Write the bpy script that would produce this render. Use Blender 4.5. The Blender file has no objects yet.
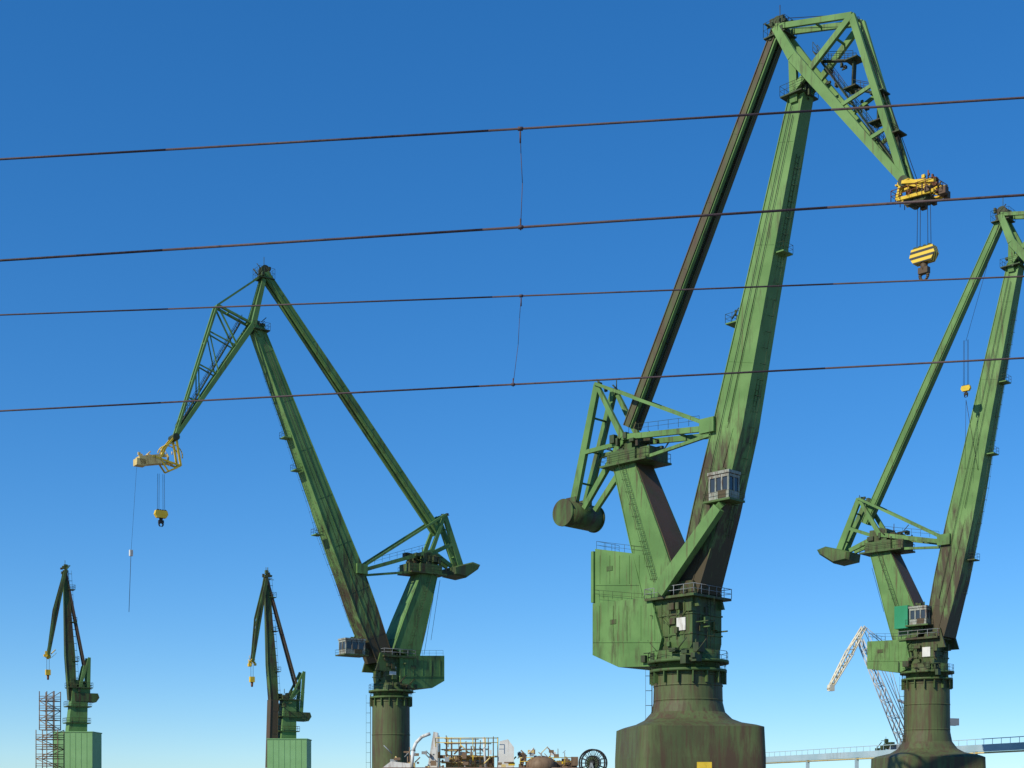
import bpy, math, random, bmesh
from mathutils import Vector
random.seed(7)
F=1400.0; YH=800.0; CZ=1.7; CX=512.0
CAM=Vector((0,0,CZ)); UP=Vector((0,0,1))
scene=bpy.context.scene
# ---------------------------------------------------------------- materials
def newmat(name):
    m=bpy.data.materials.new(name); m.use_nodes=True
    nt=m.node_tree; b=nt.nodes['Principled BSDF']; return m,nt,b
def paint(name,c1,c2,rust=(0.07,0.04,0.025),amt=0.35,rough=0.6,scale=0.5,zs=0.18,zgrime=None,drips=0.0,dripcol=(0.09,0.05,0.028)):
    m,nt,b=newmat(name); N=nt.nodes.new; Lk=nt.links.new
    tc=N('ShaderNodeTexCoord')
    mp=N('ShaderNodeMapping'); mp.inputs['Scale'].default_value=(1,1,zs); Lk(tc.outputs['Object'],mp.inputs['Vector'])
    n1=N('ShaderNodeTexNoise'); n1.inputs['Scale'].default_value=scale*0.5; n1.inputs['Detail'].default_value=5
    Lk(tc.outputs['Object'],n1.inputs['Vector'])
    r1=N('ShaderNodeValToRGB'); r1.color_ramp.elements[0].position=0.35; r1.color_ramp.elements[1].position=0.65
    r1.color_ramp.elements[0].color=(*c1,1); r1.color_ramp.elements[1].color=(*c2,1); Lk(n1.outputs['Fac'],r1.inputs['Fac'])
    n2=N('ShaderNodeTexNoise'); n2.inputs['Scale'].default_value=scale*2.2; n2.inputs['Detail'].default_value=9; n2.inputs['Roughness'].default_value=0.68
    Lk(mp.outputs['Vector'],n2.inputs['Vector'])
    n3=N('ShaderNodeTexNoise'); n3.inputs['Scale'].default_value=scale*0.16; n3.inputs['Detail'].default_value=2
    Lk(tc.outputs['Object'],n3.inputs['Vector'])
    ad=N('ShaderNodeMath'); ad.operation='ADD'; Lk(n2.outputs['Fac'],ad.inputs[0])
    ml=N('ShaderNodeMath'); ml.operation='MULTIPLY_ADD'; Lk(n3.outputs['Fac'],ml.inputs[0]); ml.inputs[1].default_value=0.6; ml.inputs[2].default_value=-0.3
    Lk(ml.outputs[0],ad.inputs[1])
    fac=ad.outputs[0]
    if zgrime:
        sp=N('ShaderNodeSeparateXYZ'); Lk(tc.outputs['Object'],sp.inputs[0])
        mr=N('ShaderNodeMapRange'); Lk(sp.outputs['Z'],mr.inputs['Value'])
        mr.inputs['From Min'].default_value=zgrime[0]; mr.inputs['From Max'].default_value=zgrime[1]
        mr.inputs['To Min'].default_value=zgrime[2]; mr.inputs['To Max'].default_value=0.0
        a2=N('ShaderNodeMath'); a2.operation='ADD'; Lk(fac,a2.inputs[0]); Lk(mr.outputs[0],a2.inputs[1]); fac=a2.outputs[0]
    r2=N('ShaderNodeValToRGB'); e=r2.color_ramp.elements
    th=0.80-amt*0.5; e[0].position=th-0.10; e[1].position=th+0.12; e[0].color=(0,0,0,1); e[1].color=(1,1,1,1)
    Lk(fac,r2.inputs['Fac'])
    mx=N('ShaderNodeMix'); mx.data_type='RGBA'; Lk(r2.outputs['Color'],mx.inputs[0]); Lk(r1.outputs['Color'],mx.inputs[6]); mx.inputs[7].default_value=(*rust,1)
    col=mx.outputs[2]
    if drips>0:
        m2=N('ShaderNodeMapping'); m2.inputs['Scale'].default_value=(2.2,2.2,0.10); Lk(tc.outputs['Object'],m2.inputs['Vector'])
        n4=N('ShaderNodeTexNoise'); n4.inputs['Scale'].default_value=1.0; n4.inputs['Detail'].default_value=6; n4.inputs['Roughness'].default_value=0.6; Lk(m2.outputs['Vector'],n4.inputs['Vector'])
        r4=N('ShaderNodeValToRGB'); r4.color_ramp.elements[0].position=0.66-drips*0.14; r4.color_ramp.elements[1].position=0.76-drips*0.10
        r4.color_ramp.elements[0].color=(0,0,0,1); r4.color_ramp.elements[1].color=(0.8,0.8,0.8,1); Lk(n4.outputs['Fac'],r4.inputs['Fac'])
        mx2=N('ShaderNodeMix'); mx2.data_type='RGBA'; Lk(r4.outputs['Color'],mx2.inputs[0]); Lk(col,mx2.inputs[6]); mx2.inputs[7].default_value=(*dripcol,1); col=mx2.outputs[2]
    Lk(col,b.inputs['Base Color'])
    b.inputs['Roughness'].default_value=rough
    b.inputs['Specular IOR Level'].default_value=0.25
    bp=N('ShaderNodeBump'); bp.inputs['Strength'].default_value=0.25; bp.inputs['Distance'].default_value=0.05
    Lk(n2.outputs['Fac'],bp.inputs['Height']); Lk(bp.outputs['Normal'],b.inputs['Normal'])
    return m
GRN=paint('weathered_green_paint',(0.092,0.19,0.055),(0.135,0.262,0.08),rust=(0.062,0.062,0.028),amt=0.34,drips=0.6)
GRB=paint('boom_green_paint',(0.105,0.21,0.06),(0.155,0.285,0.09),rust=(0.062,0.05,0.028),amt=0.24,zgrime=(22,58,0.42),drips=0.45)
GRD=paint('grimy_green_paint',(0.058,0.105,0.034),(0.085,0.15,0.045),rust=(0.06,0.04,0.024),amt=0.52,drips=0.5)
COL=paint('pedestal_paint',(0.078,0.098,0.04),(0.10,0.13,0.05),rust=(0.08,0.055,0.033),amt=0.60,drips=1.0,dripcol=(0.09,0.055,0.034))
BRN=paint('rusty_brown_steel',(0.105,0.064,0.042),(0.08,0.062,0.034),rust=(0.065,0.09,0.036),amt=0.28)
STY=paint('streaked_backstay_paint',(0.075,0.095,0.04),(0.10,0.115,0.05),rust=(0.09,0.058,0.04),amt=0.62)
DRK=paint('dark_machinery_steel',(0.035,0.055,0.025),(0.055,0.085,0.035),rust=(0.05,0.03,0.02),amt=0.45,scale=1.5)
RUST=paint('orange_rust',(0.22,0.085,0.035),(0.15,0.055,0.025),rust=(0.06,0.03,0.015),amt=0.4,scale=2)
YEL=paint('yellow_paint',(0.62,0.42,0.03),(0.72,0.50,0.05),rust=(0.15,0.08,0.03),amt=0.28,scale=2)
BEI=paint('beige_yellow_paint',(0.58,0.43,0.15),(0.68,0.53,0.22),rust=(0.22,0.12,0.06),amt=0.3,scale=1.5)
WHT=paint('white_paint',(0.58,0.58,0.54),(0.68,0.68,0.64),rust=(0.3,0.25,0.2),amt=0.35,scale=1)
CABW=paint('cab_frame_paint',(0.24,0.28,0.22),(0.33,0.35,0.30),rust=(0.12,0.07,0.05),amt=0.5,scale=2)
LGR=paint('light_green_cladding',(0.17,0.34,0.14),(0.20,0.39,0.17),rust=(0.11,0.21,0.09),amt=0.25)
GRY=paint('grey_steel',(0.22,0.25,0.26),(0.30,0.33,0.34),rust=(0.2,0.16,0.12),amt=0.3)
BRK=paint('scaffold_brown',(0.16,0.10,0.06),(0.22,0.15,0.09),rust=(0.08,0.05,0.03),amt=0.4)
BLK=paint('black_paint',(0.02,0.02,0.02),(0.03,0.03,0.03),amt=0.2)
WIRE=paint('oxidised_wire',(0.065,0.045,0.05),(0.095,0.065,0.065),rust=(0.03,0.02,0.02),amt=0.3,scale=6,zs=1)
m,nt,b=newmat('window_glass'); b.inputs['Base Color'].default_value=(0.04,0.05,0.06,1); b.inputs['Roughness'].default_value=0.08; GLS=m
def stripes():
    m,nt,b=newmat('hazard_stripes'); N=nt.nodes.new
    tc=N('ShaderNodeTexCoord'); w=N('ShaderNodeTexWave'); w.wave_type='BANDS'; w.bands_direction='DIAGONAL'
    w.inputs['Scale'].default_value=1.0; r=N('ShaderNodeValToRGB'); r.color_ramp.interpolation='CONSTANT'
    r.color_ramp.elements[0].color=(0.02,0.02,0.02,1); r.color_ramp.elements[1].color=(0.72,0.50,0.03,1); r.color_ramp.elements[1].position=0.42
    nt.links.new(tc.outputs['Object'],w.inputs['Vector']); nt.links.new(w.outputs['Fac'],r.inputs['Fac']); nt.links.new(r.outputs['Color'],b.inputs['Base Color'])
    b.inputs['Roughness'].default_value=0.5
    return m
STR=stripes()
# ---------------------------------------------------------------- mesh builder
class Part:
    def __init__(s,name,mat,O): s.name=name; s.mat=mat; s.O=O; s.v=[]; s.f=[]; s.sm=[]
    def loft(s,rings,smooth=False):
        k=len(rings[0]); base=len(s.v)
        for r in rings:
            for p in r: s.v.append(tuple(p-s.O))
        for i in range(len(rings)-1):
            for j in range(k):
                a=base+i*k+j; b2=base+i*k+(j+1)%k
                s.f.append((a,b2,b2+k,a+k)); s.sm.append(smooth)
        s.f.append(tuple(base+j for j in range(k))[::-1]); s.sm.append(False)
        s.f.append(tuple(base+(len(rings)-1)*k+j for j in range(k))); s.sm.append(False)
    def beam(s,a,b,w0,h0,w1=None,h1=None,ref=UP):
        w1=w0 if w1 is None else w1; h1=h0 if h1 is None else h1
        d=(b-a)
        if d.length<1e-6: return
        d.normalize()
        if abs(d.dot(ref))>0.95: ref=Vector((1,0,0)) if abs(d.x)<0.7 else UP
        sx=d.cross(ref).normalized(); t=sx.cross(d).normalized()
        R=[]
        for p,w,h in((a,w0,h0),(b,w1,h1)):
            R.append([p+sx*w/2+t*h/2,p-sx*w/2+t*h/2,p-sx*w/2-t*h/2,p+sx*w/2-t*h/2])
        s.loft(R)
    def tube(s,a,b,r0,r1=None,k=6,smooth=True):
        r1=r0 if r1 is None else r1
        d=(b-a)
        if d.length<1e-6: return
        d.normalize(); ref=UP if abs(d.z)<0.9 else Vector((1,0,0))
        x=d.cross(ref).normalized(); y=x.cross(d)
        s.loft([[p+(x*math.cos(2*math.pi*i/k)+y*math.sin(2*math.pi*i/k))*r for i in range(k)] for p,r in((a,r0),(b,r1))],smooth)
    def box(s,c,u,v,w,hu,hv,hw):
        R=[]
        for q in(-1,1):
            R.append([c+u*hu+v*hv+w*hw*q,c-u*hu+v*hv+w*hw*q,c-u*hu-v*hv+w*hw*q,c+u*hu-v*hv+w*hw*q])
        s.loft(R)
    def ring(s,c,n,R,r,k=20,a0=0,a1=2*math.pi):
        ref=UP if abs(n.z)<0.9 else Vector((1,0,0)); x=n.cross(ref).normalized(); y=x.cross(n)
        pts=[c+(x*math.cos(a0+(a1-a0)*i/k)+y*math.sin(a0+(a1-a0)*i/k))*R for i in range(k+1)]
        for i in range(k): s.tube(pts[i],pts[i+1],r,k=4)
    def rail(s,pts,h=1.1,r=0.04,step=1.6,closed=False):
        r=r*0.58
        if closed: pts=pts+[pts[0]]
        for a,b in zip(pts[:-1],pts[1:]):
            L=(b-a).length; n=max(1,int(round(L/step)))
            for i in range(n+1):
                p=a.lerp(b,i/n); s.tube(p,p+UP*h,r,k=4)
            s.tube(a+UP*h,b+UP*h,r,k=4); s.tube(a+UP*h*0.5,b+UP*h*0.5,r*0.8,k=4)
    def ladder(s,a,b,side,w=0.6,r=0.04,cage=None):
        r=r*0.75
        s.tube(a-side*w/2,b-side*w/2,r,k=4); s.tube(a+side*w/2,b+side*w/2,r,k=4)
        L=(b-a).length; n=int(L/0.6)
        for i in range(n):
            p=a.lerp(b,(i+0.5)/n); s.tube(p-side*w/2,p+side*w/2,r*0.7,k=3)
            if cage is not None and i%3==0:
                q=p+cage*0.8
                s.tube(p-side*w/2,q-side*w/3,r*0.8,k=3); s.tube(q-side*w/3,q+side*w/3,r*0.8,k=3); s.tube(q+side*w/3,p+side*w/2,r*0.8,k=3)
        if cage is not None:
            s.tube(a+cage*0.8,b+cage*0.8,r*0.8,k=3)
    def clutter(s,c,u,v,hu,hv,hz,n,smin=0.2,smax=0.9):
        for i in range(n):
            p=c+u*random.uniform(-hu,hu)+v*random.uniform(-hv,hv)+UP*random.uniform(-hz,hz)
            if random.random()<0.55:
                s.box(p,u,v,UP,random.uniform(smin,smax)/2,random.uniform(smin,smax)/2,random.uniform(smin,smax)/2)
            else:
                q=p+random.choice([u,v,UP,(u+UP).normalized(),(UP-u).normalized()])*random.uniform(smin*2,smax*1.8)
                s.tube(p,q,random.uniform(0.05,0.14),k=5)
class Thing:
    def __init__(s,name,O,yaw=0.0):
        s.O=O.copy(); a=math.radians(yaw)
        s.d=Vector((math.cos(a),-math.sin(a),0)); s.n=Vector((-math.sin(a),-math.cos(a),0))
        e=bpy.data.objects.new(name,None); scene.collection.objects.link(e); e.location=O; e.empty_display_size=1; s.e=e; s.parts={}
        s.name=name
    def part(s,name,mat):
        if name not in s.parts: s.parts[name]=Part(name,mat,s.O)
        return s.parts[name]
    def Q(s,x,y,off=0.0):
        r=Vector(((x-CX)/F,1.0,(YH-y)/F)); t=s.n.dot(s.O+s.n*off-CAM)/s.n.dot(r); return CAM+r*t
    def P(s,x,y,off=0.0): return s.Q(x,y)+s.n*off
    def W(s,u=0,n=0,z=0): return s.d*u+s.n*n+UP*z
    def extr(s,part,poly,o0,o1):
        pts=[s.P(*p) for p in poly]
        part.loft([[p+s.n*o0 for p in pts],[p+s.n*o1 for p in pts]])
    def done(s):
        for nm,p in s.parts.items():
            if not p.v: continue
            me=bpy.data.meshes.new(nm); me.from_pydata(p.v,[],p.f); me.update()
            me.polygons.foreach_set('use_smooth',p.sm)
            bm=bmesh.new(); bm.from_mesh(me); bmesh.ops.recalc_face_normals(bm,faces=bm.faces); bm.to_mesh(me); bm.free()
            me.materials.append(p.mat)
            o=bpy.data.objects.new(nm,me); scene.collection.objects.link(o); o.parent=s.e
def girder(part,n,pts,ws,hs,flange=True,rib=5.0):
    d=(pts[-1]-pts[0]).normalized(); sx=d.cross(n).normalized()
    def sec(p,w,h): return [p+sx*w/2+n*h/2,p-sx*w/2+n*h/2,p-sx*w/2-n*h/2,p+sx*w/2-n*h/2]
    part.loft([sec(p,w,h) for p,w,h in zip(pts,ws,hs)])
    if flange:
        for sg in(-1,1):
            part.loft([sec(p+sx*sg*(w/2+0.03),0.12,h+0.24) for p,w,h in zip(pts,ws,hs)])
    if rib:
        for i in range(len(pts)-1):
            L=(pts[i+1]-pts[i]).length; k=max(1,int(L/rib))
            for j in range(k):
                t=(j+0.5)/k; p=pts[i].lerp(pts[i+1],t); w=ws[i]+(ws[i+1]-ws[i])*t+0.05; h=hs[i]+(hs[i+1]-hs[i])*t+0.06
                part.loft([sec(p-d*0.04,w,h),sec(p+d*0.04,w,h)])
def superring(c,R,e,rot=0,k=32):
    out=[]
    for i in range(k):
        a=2*math.pi*i/k; ca,sa=math.cos(a),math.sin(a)
        x=math.copysign(abs(ca)**(2/e),ca)*R; y=math.copysign(abs(sa)**(2/e),sa)*R
        out.append(c+Vector((x*math.cos(rot)-y*math.sin(rot),x*math.sin(rot)+y*math.cos(rot),0)))
    return out
def hook_block(c,x,ytop,y,off=0,size=1.0,striped=True,name='hook_block'):
    top=c.Q(x,ytop,off); p=c.Q(x,y,off); p.x=top.x; p.y=top.y; s=size
    R=c.part('hoist_ropes',BLK)
    for du in(-0.9*s,-0.5*s,0.5*s,0.9*s): R.tube(top+c.d*du*0.9,p+c.d*du+UP*0.8*s,0.025+0.008*s,k=4)
    B=c.part(name,STR if striped else YEL)
    pts=[(-1.6,0.1),(-1.35,1.0),(1.35,1.0),(1.6,0.1),(1.1,-0.7),(-1.1,-0.7)]
    B.loft([[p+c.W(u*s,o*s,z*s) for u,z in pts] for o in(-0.55,0.55)])
    K=c.part('hook',BRN if striped else BLK)
    K.tube(p+UP*-0.7*s,p-UP*1.7*s,0.45*s,0.35*s,k=10)
    K.box(p-UP*1.6*s,c.d,c.n,UP,0.6*s,0.35*s,0.35*s)
    for sg in(-1,1):
        pr=p-UP*1.7*s
        for i in range(7):
            a=math.radians(i*24); b2=math.radians((i+1)*24)
            K.tube(pr+c.W(sg*0.5*s*math.sin(a),0,-0.5*s*(1-math.cos(a))),pr+c.W(sg*0.5*s*math.sin(b2),0,-0.5*s*(1-math.cos(b2))),0.3*s*(1-i*0.09),0.3*s*(1-(i+1)*0.09),k=7)
    for du in(-0.9,-0.3,0.3,0.9):
        c.part('sheaves',DRK).tube(p+c.W(du*s,-0.5*s,0.95*s),p+c.W(du*s,0.5*s,0.95*s),0.3*s,k=14)
def cabin(c,x,y,off,sd=1,w=3.6,h=3.4,dp=3.0):
    p=c.Q(x,y,off); B=c.part('cab_body',GRD); W_=c.part('cab_frame',CABW); G=c.part('cab_glass',GLS)
    W_.box(p+UP*(-h*0.34),c.d,c.n,UP,w/2,dp/2,h*0.15)
    G.box(p+UP*(0.1*h),c.d,c.n,UP,w/2-0.08,dp/2-0.08,h*0.30)
    W_.box(p+UP*(h*0.44),c.d,c.n,UP,w/2+0.15,dp/2+0.15,h*0.05)
    for i in range(4):
        for q in(-1,1):
            W_.box(p+c.W(-w/2+0.1+i*(w-0.2)/3,q*(dp/2-0.04),0.1*h),c.d,c.n,UP,0.10,0.07,h*0.30)
            if i<3: W_.box(p+c.W(q*(w/2-0.04),-dp/2+0.1+i*(dp-0.2)/2,0.1*h),c.d,c.n,UP,0.07,0.10,h*0.30)
    W_.box(p+c.W(0,0,0.32*h),c.d,c.n,UP,w/2+0.04,dp/2+0.04,0.16)
    c.part('cab_panels',BRN).box(p+c.W(w*0.16,dp/2+0.02,-0.3*h),c.d,c.n,UP,w*0.2,0.05,0.13*h)
    fl=p+UP*(-h*0.52)
    B.box(fl,c.d,c.n,UP,w/2+0.5,dp/2+0.5,0.12)
    q=[fl+c.W(a*(w/2+0.48),b2*(dp/2+0.48)) for a,b2 in((-1,-1),(1,-1),(1,1),(-1,1))]
    c.part('handrails',DRK).rail(q,1.0,0.035,closed=True)
    B.clutter(p+UP*h*0.55,c.d,c.n,w/3,dp/3,0.2,4,0.2,0.6)
# ---------------------------------------------------------------- big level-luffing crane
def big_crane(D,ax,yaw,L):
    O=Vector(((ax-CX)/F*D,D,0)); c=Thing('shipyard_crane',O,yaw); s=L['s']; d,n=c.d*s,c.n
    mpp=D/F
    def Z(y): return CZ+(YH-y)*mpp
    r=L['col_r']; fy=L['flare']
    P=c.part('portal_pedestal',COL); rot=math.radians(8); pw_=L.get('pw_',1.9)
    sec=[(L['col_top'],r,2),(fy-26,r*1.02,2),(fy-16,r*1.08,2.2),(fy-9,r*1.24,2.8),(fy-5,r*1.44,4),(fy-2.2,pw_*r*0.93,7),(fy,pw_*r,11),(fy+30,pw_*r*1.02,11)]
    R=[superring(Vector((O.x,O.y,Z(y))),rr,e,rot,k=48) for y,rr,e in sec]
    zlow=max(3.5,Z(fy+45)); R.append(superring(Vector((O.x,O.y,zlow)),r*pw_*1.02,11,rot,k=48)); P.loft(R,False)
    for a in(-1,1):
        for b2 in(-1,1):
            q=O+Vector((math.cos(rot)*a-math.sin(rot)*b2,math.sin(rot)*a+math.cos(rot)*b2,0))*r*1.6
            P.box(q+UP*(zlow/2+0.6),Vector((1,0,0)),Vector((0,1,0)),UP,1.3,1.3,zlow/2-0.5)
            c.part('travel_bogies',DRK).box(q+UP*0.7,Vector((math.cos(rot),math.sin(rot),0)),Vector((-math.sin(rot),math.cos(rot),0)),UP,3.2,0.8,0.6)
    for y in(L['col_top']+4,(L['col_top']+fy-28)/2,fy-28):
        P.loft([superring(Vector((O.x,O.y,Z(y)+dz)),r*1.025,2) for dz in(-0.1,0.1)],True)
    H=c.part('handrails',DRK)
    H.ladder(Vector((O.x-r*1.08,O.y-0.6,Z(fy-6))),Vector((O.x-r*1.08,O.y-0.6,Z(L['col_top']-3))),Vector((0,1,0)),cage=Vector((-1,0,0)))
    ct=L['col_top']; PL=c.part('slewing_platform',GRD)
    for yy,rr,th in((ct,r*1.14,0.18),(ct-9*0.127/mpp,r*1.2,0.18)):
        PL.loft([superring(Vector((O.x,O.y,Z(yy)+dz)),rr,2) for dz in(-th,th)],True)
        k=14; pts=[O+Vector((math.cos(2*math.pi*i/k)*rr*0.98,math.sin(2*math.pi*i/k)*rr*0.98,Z(yy)+th)) for i in range(k)]
        H.rail(pts,1.1,0.055,closed=True,step=3)
    for i in range(16):
        a=2*math.pi*i/16; v=Vector((math.cos(a),math.sin(a),0)); PL.box(Vector((O.x,O.y,Z(ct)-0.9))+v*r*1.06,v,v.cross(UP),UP,r*0.08,0.07,0.7)
    PL.loft([superring(Vector((O.x,O.y,z)),rr,2) for z,rr in((Z(ct),r*0.94),(Z(ct)+2.6,r*0.94))],True)
    dz0=Z(ct)+2.0; dz1=Z(L['deck']); fr=c.part('slewing_frame',GRD); w=r*0.70
    fr.loft([[Vector((O.x,O.y,z))+c.W(a*w*q,b2*w*q) for a,b2 in((-1,-1),(1,-1),(1,1),(-1,1))] for z,q in((dz0,0.92),(dz0+1.5,1),(dz1,1))])
    for fz in(0.35,0.7):
        z=dz0+(dz1-dz0)*fz; fr.box(Vector((O.x,O.y,z)),c.d,c.n,UP,w+0.12,w+0.12,0.10)
    for uu in(-0.6,-0.2,0.2,0.6):
        fr.box(Vector((O.x,O.y,(dz0+dz1)/2+0.7))+c.n*(w+0.04)+c.d*uu*w,c.d,c.n,UP,0.06,0.08,(dz1-dz0)/2-1.2)
    c.part('service_door',WHT).box(Vector((O.x,O.y,dz0+(dz1-dz0)*0.52))+c.n*(w+0.1)+d*w*0.45,c.d,c.n,UP,0.7,0.06,0.8)
    dk=w+0.9; deck=Vector((O.x,O.y,dz1)); fr.box(deck,c.d,c.n,UP,dk,dk,0.15)
    c.part('deck_railing',GRY).rail([deck+c.W(a*dk,b2*dk,0.15) for a,b2 in((-1,-1),(1,-1),(1,1),(-1,1))],1.2,0.075,closed=True)
    c.part('deck_machinery',DRK).clutter(deck+UP*0.9,c.d,c.n,w*0.8,w*0.9,0.7,26,0.4,1.4)
    c.part('slewing_gear',DRK).clutter(Vector((O.x,O.y,Z(ct)+1.8))+c.n*r*0.8,c.d,c.n,r,0.8,0.9,26,0.4,1.3)
    c.part('frame_fittings',GRD).clutter(Vector((O.x,O.y,(dz0+dz1)/2))+c.n*w,c.d,c.n,w,0.4,(dz1-dz0)*0.35,16,0.4,1.1)
    c.part('frame_fittings',GRD).clutter(Vector((O.x,O.y,(dz0+dz1)/2))+d*w,c.d,c.n,0.4,w,(dz1-dz0)*0.35,16,0.4,1.1)
    H.ladder(Vector((O.x,O.y,dz0))+d*(w+0.3),Vector((O.x,O.y,dz1))+d*(w+0.3),c.n,cage=d)
    for poly,hn in L['house']:
        hs=c.part('machinery_house',GRN); c.extr(hs,poly,-hn,hn)
        xs=[q[0] for q in poly]; ys=[q[1] for q in poly]
        for k in range(5):
            x=min(xs)+(max(xs)-min(xs))*(k+0.5)/5
            for o in(-hn-0.03,hn+0.03):
                a=c.P(x,min(ys)+ (max(ys)-min(ys))*0.12,o); b2=c.P(x,min(ys)+(max(ys)-min(ys))*0.62,o); hs.beam(a,b2,0.05,0.06,ref=c.n)
        H.rail([c.P(min(xs)+1,min(ys),o) for o in(-hn+.1,hn-.1)]+[c.P(max(xs)-1,min(ys)+L.get('hy',0),hn-.1)],1.0,0.04)
        for o in(-hn-0.02,hn+0.02):
            hs.beam(c.P(min(xs)+0.5,min(ys)+(max(ys)-min(ys))*0.64,o),c.P(max(xs)-0.5,min(ys)+(max(ys)-min(ys))*0.64,o),0.14,0.10,ref=c.n)
            v=c.P(min(xs)+(max(xs)-min(xs))*0.3,min(ys)+(max(ys)-min(ys))*0.35,o)
            c.part('house_vents',GRD).box(v,c.d,c.n,UP,0.5,0.05,0.3)
    mb=c.P(*L['mast_bot']); mt=c.P(*L['mast_top']); M=c.part('mast',GRN)
    girder(M,c.n,[mb,mb.lerp(mt,0.35),mt],[5.6,5.0,3.3],[5.2,4.6,3.6],rib=0)
    dd=(mt-mb).normalized(); sx=dd.cross(c.n).normalized(); sx= sx if sx.dot(d)>0 else -sx
    girder(c.part('mast_front_plate',L.get('mfp',BRN)),c.n,[p+sx*(w_/2+0.12) for p,w_ in((mb.lerp(mt,0.12),5.4),(mb.lerp(mt,0.35),5.0),(mb.lerp(mt,0.95),3.36))],[0.1]*3,[4.6,4.2,3.4],flange=False,rib=0)
    H.ladder(mb.lerp(mt,0.1)+c.n*2.9,mt+c.n*2.1,c.d,cage=c.n)
    MH=c.part('mast_head_house',GRD)
    MH.box(mt+UP*0.6,c.d,c.n,UP,2.4,2.3,0.95); MH.box(mt+UP*2.6-d*0.3,c.d,c.n,UP,1.6,1.6,1.1)
    MH.box(mt+d*3.0+UP*0.6,c.d,c.n,UP,1.5,1.9,0.9)
    c.part('mast_head_gear',DRK).clutter(mt+UP*2.2+d*0.8,c.d,c.n,2.8,2.2,1.3,44,0.3,1.3)
    pl=mt+UP*-0.2+d*0.6; MH.box(pl,c.d,c.n,UP,3.9,2.7,0.12)
    H.rail([pl+c.W(a*3.8,b2*2.6,0.1) for a,b2 in((-1,-1),(1,-1),(1,1),(-1,1))],1.2,0.05,closed=True)
    for q in(-1,1): c.part('sheaves',DRK).tube(mt+c.W(0,q*1.3,2.9),mt+c.W(0,q*1.6,2.9),1.1,k=18)
    f=c.P(*L['foot']); kn=c.P(*L['knee']); hd=c.P(*L['head']); B=c.part('boom',GRB)
    k2=f.lerp(kn,0.5); u1=kn.lerp(hd,0.4); kw=L.get('kw',4.4)
    girder(B,c.n,[f,k2,kn,u1,hd],[3.4,kw,kw,3.3,1.9],[4.4,3.6,3.2,2.7,1.9],rib=8.5)
    bd=(hd-f).normalized(); bs=bd.cross(c.n).normalized(); bs=bs if bs.dot(d)>0 else -bs
    for q in(-1,1):
        B.beam(kn+c.n*q*1.62,hd.lerp(kn,0.05)+c.n*q*0.96,0.12,0.08,ref=c.n)
        B.beam(f+c.n*q*2.22+bs*0.5,kn+c.n*q*1.62+bs*0.9,0.10,0.08,ref=c.n)
    BS=c.part('boom_back_plate',BRN)
    girder(BS,c.n,[p-bs*(w_/2+0.14) for p,w_ in((k2,kw),(kn,kw),(u1,3.3))],[0.08]*3,[3.2,2.9,1.8],flange=False,rib=0)
    for q in(-1,1):
        fr.loft([[p+c.n*(q*2.5+t) for p in(f-d*2.2-UP*2.2,f+d*2.2-UP*2.2,f+d*1.2+UP*1.1,f-d*1.2+UP*1.1)] for t in(-0.2,0.2)])
    c.part('sheaves',DRK).tube(f-c.n*3,f+c.n*3,0.5,k=14)
    def wid(t): 
        return kw*0.5+0.45 if t<0.45 else kw*0.5+0.1-(t-0.45)*2.2
    prev=None
    for i in range(9):
        t=0.12+i*0.095; p=f.lerp(hd,t)+bs*wid(t)
        if prev is not None: H.ladder(prev,p,c.n,0.6,0.04,cage=bs*0.7)
        prev=p
        if i in L['plats']:
            B.box(p+bs*0.4,c.d,c.n,UP,0.7,1.0,0.08); H.rail([p+bs*0.4+c.W(a*0.7,b2*1.0,0.08) for a,b2 in((-1,-1),(1,-1),(1,1),(-1,1))],1.0,0.045,closed=True,step=1)
    for (t,side) in L.get('lplat',()):
        p=f.lerp(hd,t)-bs*(wid(t)+0.0)*side
        B.box(p-bs*0.3,c.d,c.n,UP,1.0,1.2,0.08); H.rail([p-bs*0.3+c.W(a*1.0,b2*1.2,0.08) for a,b2 in((-1,-1),(1,-1),(1,1),(-1,1))],1.1,0.05,closed=True,step=1)
        B.beam(p-bs*0.3,p+bs*1.2-UP*1.2,0.2,0.2)
        c.part('deck_machinery',DRK).clutter(p+UP*0.7-bs*0.2,c.d,c.n,0.5,0.8,0.5,8,0.3,0.8)
    for o,t0,t1 in((0.6,0.35,0.95),(-0.5,0.1,0.97)):
        c.part('conduits',BLK).tube(f.lerp(hd,t0)+c.n*(2.15-t0*0.9)+bs*o,f.lerp(hd,t1)+c.n*(2.15-t1*0.98)+bs*o*0.5,0.04,k=4)
    T=c.P(*L['T']); K=c.P(*L['K']); CWp=c.P(*L['CW']); LK=c.part('luffing_links',GRN); LV=c.part('counterweight_lever',GRN)
    kb=c.P(*L['knee_att']); ls=L.get('ls',1.0)
    for q in(-1,1):
        LK.beam(K+c.n*q*2.2*ls,kb+c.n*q*1.9*ls,0.40,0.36,ref=c.n)
        LK.beam(T+c.n*q*1.9*ls,kb+c.n*q*1.9*ls-UP*0.4,0.7,0.45,ref=c.n)
        if q==1 or L.get('third',1): LK.beam(mt+c.n*q*1.7*ls+d*3,kb+c.n*q*1.7*ls-UP*1.2,0.4,0.4,ref=c.n)
        LV.beam(K+c.n*q*1.7*ls,CWp+c.n*q*1.2*ls+UP*0.8,0.9,0.6,1.2,0.6,ref=c.n)
        LV.beam(T+c.n*q*1.6*ls,CWp+c.n*q*1.1*ls+d*2.0+UP*0.6,0.9,0.6,0.7,0.5,ref=c.n)
        LV.beam(T+c.n*q*1.9*ls,K+c.n*q*1.9*ls,0.8,0.5,0.5,0.5,ref=c.n)
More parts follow.
